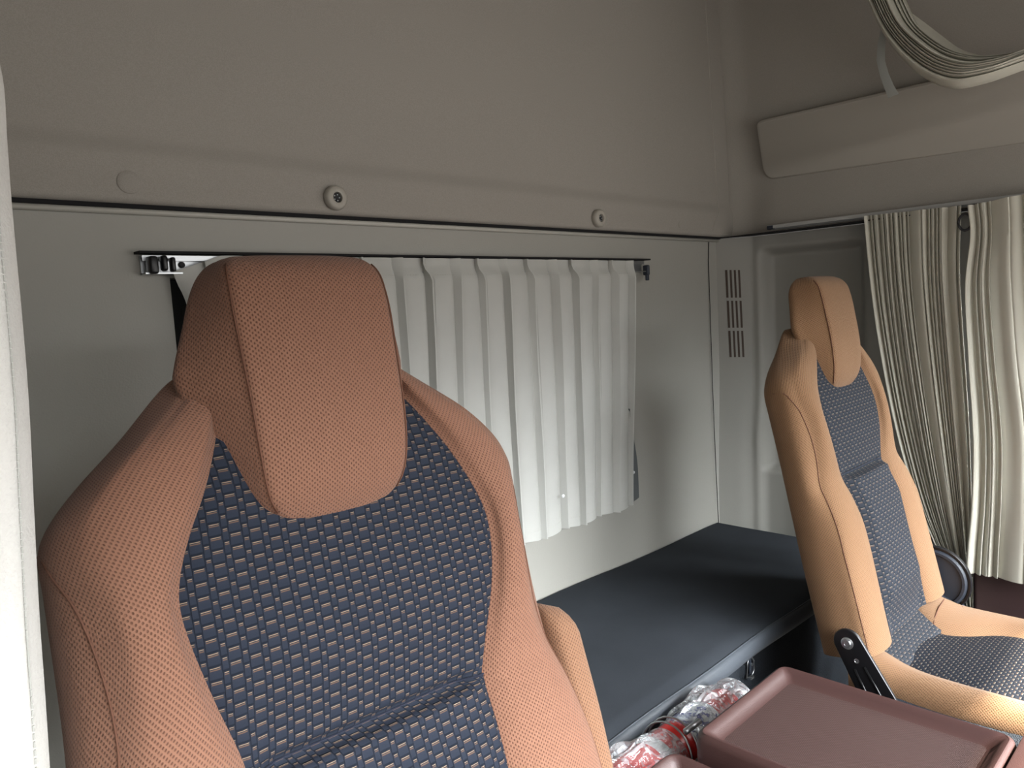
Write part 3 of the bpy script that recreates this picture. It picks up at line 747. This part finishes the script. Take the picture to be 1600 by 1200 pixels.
def headrest(pose, k, org, thing_):
    FH = [(.10, .055), (.113, .068), (.125, .079), (.145, .087), (.19, .092), (.245, .094), (.30, .096), (.34, .097), (.37, .096), (.42, .096)]
    BH = [(.10, .085), (.13, .100), (.18, .116), (.23, .132), (.28, .147), (.30, .143), (.35, .125), (.385, .114), (.42, .108)]
    WF = [(.10, .004), (.113, .016), (.13, .028), (.16, .040), (.20, .048), (.25, .053), (.30, .055), (.34, .056), (.38, .054), (.42, .05)]
    N = 46; v0, v1 = .100, .414; P = []; sl = []; srr = []
    for i in range(N + 1):
        q = i / N
        v = v0 + (v1 - v0) * (1 - (1 - q) ** 1.6)
        t = max(0, (v - .362) / (v1 - .362)); s = (max(0.0, 1 - t ** 2.3)) ** (1 / 2.3)
        f = interp(FH, v) - .028 * (1 - s); b_ = interp(BH, v) - .034 * (1 - s); wf = interp(WF, v) - .050 * (1 - s); wb = -.034 + .030 * (1 - s)
        half = [(0, wf + .004), (f * .5, wf + .003), (f - .016, wf), (f - .005, wf - .003), (f + .002, wf - .012), (lerp(f, b_, .35), lerp(wf, wb, .33)), (lerp(f, b_, .75), lerp(wf, wb, .60)), (b_, lerp(wf, wb, .76)), (b_ - .004, wb + .008), (b_ - .03, wb), (b_ * .4, wb - .004)]
        cv = [(c.x, c.y) for c in curve_pts([(a, c, 0) for a, c in half], 31)]
        ring = [(-a, c) for a, c in cv[::-1]] + [(min(a, f + .004 + (a - f) * .7) if a > f else a, c) for a, c in cv[1:]]
        P.append([pose(a * k, v * k, c * k) for a, c in ring])
        if .12 < v < .395: sl.append(pose(-(f - .0015) * k, v * k, (wf - .0048) * k)); srr.append(pose((f - .0015) * k, v * k, (wf - .0048) * k))
    hr_ = grid('headrest', P, org, thing_, closed=True, caps=(True, True), ang=60)
    tube('headrest_seam', sl, .0011 * k, SEAM, hr_, n=6); tube('headrest_seam', srr, .0011 * k, SEAM, hr_, n=6)

# ---- near (driver's) seat
ds = empty('driver_seat', (.445, .55, ZF)); tag(ds, 'large near bucket seat in reddish brown knit with navy brick-weave centre', 'seat')
dpose = Pose(.445, .735, -.325, -.07, .25)
seatback(dpose, 1.0, -.60, ORG_D, BLU, ds, -.130)
headrest(dpose, 1.0, ORG_D, ds)
# folded-up armrest on the inboard side
rows = []
for i in range(31):
    q = i / 30; v = lerp(-.082, -.46, q)
    a = min(1, math.sqrt(max(0, 1 - (1 - min(1, q / .16)) ** 2)) + .02); b_ = min(1, math.sqrt(max(0, 1 - (1 - min(1, (1 - q) / .08)) ** 2)) + .02)
    s = min(a, b_); uc = .299 + .008 * sstep(0, .5, q) - .012 * (1 - a); ring = []
    for m in range(28):
        th = 2 * math.pi * m / 28; c, s_ = math.cos(th), math.sin(th)
        ring.append(dpose(uc + .027 * s * math.copysign(abs(c) ** .6, c), v, -.035 + .050 * s * math.copysign(abs(s_) ** .6, s_)))
    rows.append(ring)
grid('armrest', rows, ORG_A, ds, closed=True, caps=(True, True), ang=60, flip=True)
def cushion_simple(cx, y0, y1, z, hw, parent, org, blu):
    bm = bmesh.new(); box_bm(bm, (cx, (y0+y1)/2, z - .06), (hw * 2, y0 - y1, .13), .035, 4); from_bm('cushion', bm, org, parent)
    bm = bmesh.new(); box_bm(bm, (cx, (y0+y1)/2, z + .002), (hw * 1.2, (y0 - y1) * .94, .02), .008, 3); from_bm('cushion_panel', bm, blu, parent)
cushion_simple(.445, .60, .10, -.84, .26, ds, ORG_D, BLU)
bm = bmesh.new(); box_bm(bm, (.445, .34, -1.15), (.40, .42, .40), .02, 2); from_bm('pedestal', bm, RUBBER, ds)
kids_local(ds)

# ---- far (passenger's) seat
ps = empty('passenger_seat', (1.80, .50, ZF)); tag(ps, 'smaller far bucket seat in tan knit with slate centre, against the side wall', 'seat')
ppose = Pose(1.80, .706, -.314, 0.0, .23)
def wlow(v): return .012 * sstep(.02, -.18, v) - .022 * sstep(-.36, -.45, v)
seatback(ppose, .88, -.462, ORG_P, BLU_P, ps, -.102, wadd=wlow, back=-.080, cmul=.93, us=.95, dep=.5, low=.015, vtop=.288)
headrest(ppose, .88, ORG_P, ps)
# cushion: loft along y
def cushion():
    P = []; C = []; yy = [.615, .60, .58, .55, .52, .48, .42, .36, .30, .24, .18, .14, .11, .095, .09]
    for y in yy:
        e = sstep(.088, .13, y); top = lerp(-.83, -.775, e) + .022 * sstep(.50, .62, y); bot = -.90
        xo0, xo1 = 1.545, 2.035; ci0 = interp([(.1, 1.63), (.45, 1.625), (.53, 1.64), (.62, 1.66)], y); ci1 = interp([(.1, 1.955), (.40, 1.945), (.50, 1.87), (.55, 1.86), (.62, 1.90)], y)
        zc = top - .022
        prof = [(xo0 + .03, bot), (xo0 + .006, bot + .03), (xo0, top - .045), (xo0 + .010, top - .014), (xo0 + .035, top), (ci0 - .022, top - .006), (ci0 - .004, zc - .002), (ci0 + .003, zc - .006)]
        mid = [(lerp(ci0, ci1, f), zc - .006) for f in (.2, .4, .6, .8)]
        pr2 = [(ci1 - .003, zc - .006), (ci1 + .004, zc - .002), (ci1 + .022, top - .006), (xo1 - .035, top), (xo1 - .010, top - .014), (xo1, top - .045), (xo1 - .006, bot + .03), (xo1 - .03, bot)]
        P.append([Vector((a, y, c)) for a, c in prof + mid + pr2])
        C.append([Vector((lerp(ci0, ci1, j / 16), y, zc - .004 + .008 * math.sin(math.pi * j / 16) ** .5)) for j in range(17)])
    # denser rows
    def dens(G, n):
        cols = [curve_pts([r[j] for r in G], n) for j in range(len(G[0]))]; return [[c[i] for c in cols] for i in range(n)]
    grid('cushion', dens(P, 50), ORG_P, ps, closed=True, caps=(True, True), ang=50, flip=True)
    grid('cushion_panel', dens(C, 50), BLU_C, ps, flip=True)
    # sewn flap joining cushion and backrest
    fl = []
    for i in range(12):
        q = i / 11; y = lerp(.628, .528, q); z = lerp(-.750, -.7925, q ** .8) + .004 * math.sin(math.pi * q)
        xa = lerp(1.640, 1.622, q); xb = lerp(1.915, 1.868, q)
        fl.append([Vector((lerp(xa, xb, j / 12), y, z)) for j in range(13)])
    fl.append([p + Vector((0, -.001, -.006)) for p in fl[-1]])
    grid('joining_flap', fl, m_brick('lit_flap_weave', (.022, .026, .033), 1.0, dash=(.22, .20, .17)), ps, flip=True)  # lighter copy of the backrest weave; flat-on brightness is put into the colour
cushion()
tube('cushion_seam', [Vector((1.866, .545, -.7885)), Vector((1.884, .547, -.7735)), Vector((1.94, .553, -.7665)), Vector((2.0, .558, -.766)), Vector((2.024, .560, -.778))], .0013, SEAM, ps)
slab('seat_base', 1.57, 2.00, .12, .56, ZF, -.895, RUBBER, ps, .02)
sk = []
for i in range(14):
    q = i / 13; y = lerp(.56, .29, q); sk.append([Vector((1.551 + .01 * math.sin(q * 3), y, -.812 - .008 * math.sin(math.pi * q))), Vector((1.530, y, -.830)), Vector((1.520, y, -.850)), Vector((1.522, y, -.95))])
grid('side_skirt', sk, CARPET, ps)
# hinge bracket on the near side
def bracket(X, parent):
    c0 = Vector((X, .606, -.722)); c1 = Vector((X, .530, -.860)); d = (c1 - c0).normalized(); nrm = Vector((1, 0, 0)).cross(d).normalized()
    bm = bmesh.new(); out = []
    r0 = .029; 
    for k in range(13):
        a = math.pi * k / 12; out.append(c0 + nrm * (r0 * math.cos(a)) - d * (r0 * math.sin(a)))
    L = (c1 - c0).length
    out.append(c1 + d * .05 - nrm * .044); out.append(c1 + d * .05 + nrm * .036)
    f = [bm.verts.new(p + Vector((-.007, 0, 0))) for p in out]; b_ = [bm.verts.new(p) for p in out]
    bm.faces.new(f); bm.faces.new(b_[::-1])
    for i in range(len(out)): bm.faces.new((f[i], b_[i], b_[(i+1) % len(out)], f[(i+1) % len(out)]))
    bmesh.ops.recalc_face_normals(bm, faces=bm.faces)
    es = [e for e in bm.edges if all(v in f for v in e.verts)]
    bmesh.ops.bevel(bm, geom=es, offset=.0022, segments=3, affect='EDGES', profile=.5)
    parent = from_bm('hinge_bracket', bm, BLACK, parent)
    lathe('hinge_bolt', [(0.0125, 0), (.0125, .002), (.0105, .0032), (.0095, .0032), (.0090, .0055), (.0085, .0065), (.0045, .0068), (.004, .005), (0, .005)], c0 + Vector((-.007, .0, 0)), (-1, 0, 0), CHROME, parent, 24)
    lathe('rivet_hole', [(.0052, 0), (.0052, .0008), (.0036, .0010), (.003, .0004), (0, .0003)], c0 + d * .038 + Vector((-.007, 0, 0)), (-1, 0, 0), CHROME, parent, 20)
    for s_ in (-.010, .012):
        tube('stiffening_rib', [c0 + d * .052 + nrm * s_ + Vector((-.0065, 0, 0)), c0 + d * .11 + nrm * (s_ * 1.2) + Vector((-.0065, 0, 0)), c0 + d * .165 + nrm * (s_ * 1.5) + Vector((-.0065, 0, 0))], .0026, BLACK, parent)
bracket(1.528, ps)
# recliner cover on the far side
cc0 = Vector((2.065, .600, -.742))
o = lathe('recliner_cover', [(.078, 0), (.078, .016), (.072, .022), (.066, .022), (.064, .018), (.0, .019)], cc0 + Vector((.012, 0, 0)), (-1, 0, 0), SLATE, ps, 40, 30)
lathe('recliner_rim', [(.084, 0), (.086, .008), (.084, .016), (.079, .016), (.079, 0)], cc0 + Vector((.010, 0, 0)), (-1, 0, 0), BLACK, ps, 40, 30)
bm = bmesh.new()
tri = [(.600, -.770), (.535, -.800), (.425, -.885), (.40, -1.0), (.66, -1.0)]
f = [bm.verts.new((2.050, a, b_)) for a, b_ in tri]; g = [bm.verts.new((2.078, a, b_)) for a, b_ in tri]
bm.faces.new(f); bm.faces.new(g[::-1])
for i in range(5): bm.faces.new((f[i], g[i], g[(i+1) % 5], f[(i+1) % 5]))
bmesh.ops.recalc_face_normals(bm, faces=bm.faces); bmesh.ops.bevel(bm, geom=list(bm.edges), offset=.004, segments=2, affect='EDGES', profile=.5)
from_bm('side_cover', bm, SLATE, ps)
kids_local(ps)

# ------------------------------------------------------------------ sleeper bench and mattress
sb = box('sleeper_bench', (1.015, 1.105, -1.087), (2.56, .47, .52), CARPET, bev=.006); tag(sb, 'black carpeted sleeper box under the mattress behind the seats', 'bench')
def mattress():
    t = empty('sleeper_mattress', (1.1, 1.08, -.82)); tag(t, 'thin black cloth mattress with grey vinyl edge along the back wall', 'mattress')
    X0, X1, Y0, Y1, zt, zb = -.24, 2.262, .822, 1.338, -.772, -.822
    nx, ny = 70, 24; P = []
    def front(x): return Y0 + .004 * math.sin(x * 5.2) + .003 * math.sin(x * 13)
    for i in range(ny + 1):
        f = i / ny; row = []
        for j in range(nx + 1):
            x = lerp(X0, X1, j / nx); y = lerp(front(x), Y1, f)
            z = zt + .004 * noise.noise(Vector((x * 3, y * 5, 0))) + .006 * (sstep(1.05, 1.6, x)) * sstep(0, .35, f) - .010 * (1 - sstep(0, .05, f))
            z += .010 * math.exp(-((x - 1.35) / .25) ** 2) * sstep(.5, 1, f)
            row.append(Vector((x, y, z)))
        P.append(row)
    grid('mattress_top', P, MATTR, t)
    E_ = []
    for j in range(nx + 1):
        x = lerp(X0, X1, j / nx); a = P[0][j]; wob = .002 * math.sin(x * 17)
        E_.append([a + Vector((0, .004, .0018)), a + Vector((0, -.001, .0012)), a + Vector((0, -.006, -.006)), a + Vector((0, -.009 + wob, -.018)), a + Vector((0, -.008 + wob, -.032)), a + Vector((0, 0, -.042)), a + Vector((0, .012, -.046))])
    grid('mattress_edge', E_, MATTR_E, t)
    tube('edge_welt', [r[0] + Vector((0, -.002, .0006)) for r in E_], .0016, MATTR_E, t, n=6)
    slab('mattress_core', X0, X1, Y0 + .012, Y1, zb - .004, zt - .012, MATTR, t)
    kids_local(t)
mattress()
# wire hook on the bench front
hk = empty('tie_down_hook', (1.575, .86, -.90)); tag(hk, 'small zinc tie-down hook plate on the carpeted bench front', 'hook')
Y = .862
def hp(px, py, dy=0): p = ay(px, py, Y + dy); return p
tube('wire_loop', [hp(1168, 1040, -.012), hp(1169, 1030, -.012), hp(1175, 1027, -.012), hp(1178, 1032, -.012), hp(1178, 1047, -.012), hp(1174, 1056, -.012), hp(1167, 1059, -.012)], .0016, CHROME, hk, closed=True)
bm = bmesh.new(); c = hp(1173, 1040, -.004); box_bm(bm, c, (.016, .004, .040), .0015); from_bm('hook_plate', bm, SLATE, hk)
lathe('rivet', [(.004, 0), (.004, .002), (.002, .003), (0, .003)], c + Vector((0, -.002, .004)), (0, -1, 0), CHROME, hk, 12)
bm = bmesh.new(); c = hp(1174, 1058, -.010); box_bm(bm, c, (.016, .008, .008), .002); from_bm('hook_tab', bm, CHROME, hk)
kids_local(hk)

# ------------------------------------------------------------------ console trays
def rrect(x0, x1, y0, y1, r, n=7):
    out = []
    for (cx, cy, a0) in ((x1 - r, y1 - r, 0), (x0 + r, y1 - r, 90), (x0 + r, y0 + r, 180), (x1 - r, y0 + r, 270)):
        for k in range(n):
            a = math.radians(a0 + 90 * k / (n - 1)); out.append((cx + r * math.cos(a), cy + r * math.sin(a)))
    return out
def tray(parent, x0, x1, y0, y1, zt, deep=.012, rim=.020, th=.055, r=.028):
    prof = [(-.004, -th, r), (.0, -th, r), (.0, -.012, r), (.003, -.004, r - .002), (.009, 0, r - .004), (rim - .006, 0, r - .008), (rim, -.0015, max(r - .014, .008)), (rim + .006, -deep * .45, .014), (rim + .014, -deep * .9, .012), (rim + .022, -deep, .010)]
    rows = [[Vector((a, b_, zt + dz)) for a, b_ in rrect(x0 + o_, x1 - o_, y0 + o_, y1 - o_, rr)] for o_, dz, rr in prof]
    grid('lid_rim', rows, BROWN, parent, closed=True, ang=50)
    o_ = rim + .020; X0, X1, Y0_, Y1_ = x0 + o_, x1 - o_, y0 + o_, y1 - o_
    P = [[Vector((lerp(X0, X1, j / 8), lerp(Y0_, Y1_, i / 8), zt - deep + .0004)) for j in range(9)] for i in range(9)]
    UV = [[(p.x, p.y) for p in r_] for r_ in P]
    grid('tray_mat', P, TRAYM, parent, UV=UV)
cn = empty('centre_console', (1.15, .4, ZF)); tag(cn, 'maroon plastic console box with wide shallow tray lid between the seats', 'console')
tray(cn, 1.002, 1.318, .262, .652, -.700, deep=.017, rim=.015, r=.022)
slab('console_body', 1.01, 1.31, -.05, .640, -1.34, -.752, BROWN, cn, .01)
bm = bmesh.new(); box_bm(bm, (1.170, .10, -.728), (.336, .320, .055), .004, 2); from_bm('front_cover', bm, BROWN, cn)
slab('cup_recess', 1.05, 1.28, -.02, .22, -.699, -.6965, DOORB, cn, .001)
kids_local(cn)
c2 = empty('small_console', (.90, .4, ZF)); tag(c2, 'small maroon tray box at the bottom edge, left of the wide console', 'console')
tray(c2, .83, .968, .20, .668, -.715, deep=.03, rim=.014)
slab('console_body', .84, .965, .21, .650, -1.34, -.767, BROWN, c2, .01)
kids_local(c2)

# ------------------------------------------------------------------ bagged fire extinguisher behind the console
fe = empty('fire_extinguisher', (1.10, .755, -.82)); tag(fe, 'red cylinder with white and blue label wrapped in clear plastic, behind the console', 'extinguisher')
axd = Vector((1, 0, .0)).normalized(); o0 = Vector((.86, .752, -.815))
lathe('cylinder', [(0, 0), (.030, .002), (.042, .012), (.0455, .03), (.0455, .40), (.040, .425), (.024, .440), (.015, .445), (.0, .446)], o0, axd, RED, fe, 40)
lathe('print_label', [(.0459, .255), (.0461, .256), (.0461, .345), (.0459, .346)], o0, axd, LABELM, fe, 40)
lathe('neck_band', [(.0459, .16), (.0463, .161), (.0463, .185), (.0459, .186)], o0, axd, WHITE, fe, 40)
# spring wire clamp over the cylinder
pa = Vector((1.075, .755, -.815))
for dx in (0, .022):
    pts = [pa + Vector((dx + .012 * math.sin(a), math.cos(a) * .055, math.sin(a) * .055)) for a in [math.radians(-20 + k * 14) for k in range(16)]]
    tube('clamp_wire', pts, .0020, CHROME, fe)
p = ay(1082, 1135, .698)
tube('clamp_toggle', [p + Vector((-.022, 0, 0)), p + Vector((.022, 0, 0))], .0055, CHROME, fe, n=14)
kids_local(fe)
def bag(name, label, x0, x1, rad, seed, yc=.752, zc=-.815, ny=.052):
    rows = []; n = 46
    for i in range(n + 1):
        q = i / n; x = lerp(x0, x1, q); e = math.sin(math.pi * min(1, max(0, q))) ** .35 * .95 + .05; ring = []
        for m in range(64):
            th = 2 * math.pi * m / 64
            a = noise.noise(Vector((x * 22 + seed, math.cos(th) * 2.2, math.sin(th) * 2.2)))
            b_ = abs(noise.noise(Vector((x * 12 - math.cos(th) * 2, math.cos(th) * 6 + seed, math.sin(th) * 6))))
            r = (rad + .010 * a + .016 * (b_ - .2)) * e
            r = max(r, .0485 if .04 < q < .96 else .002)
            ring.append(Vector((x, yc + min(r, .068) * math.cos(th), zc + r * math.sin(th))))
        rows.append(ring)
    o = grid(name, rows, FILM, closed=True, caps=(True, True), ang=22)
    return tag(o, label, 'bag')
bag('plastic_bag', 'crumpled clear plastic bag wrapped over the near end of the red cylinder', .80, 1.09, .062, 3)
bag('plastic_bag', 'crumpled clear plastic bag round the labelled far end of the red cylinder', 1.10, 1.33, .058, 8)
bkt = slab('extinguisher_cradle', .84, 1.30, .715, .79, ZF, -.872, RUBBER, bev=.004); tag(bkt, 'dark cradle block holding the bagged cylinder between bench and console', 'bracket')
for o in bpy.data.objects:
    if '_done' in o: del o['_done']
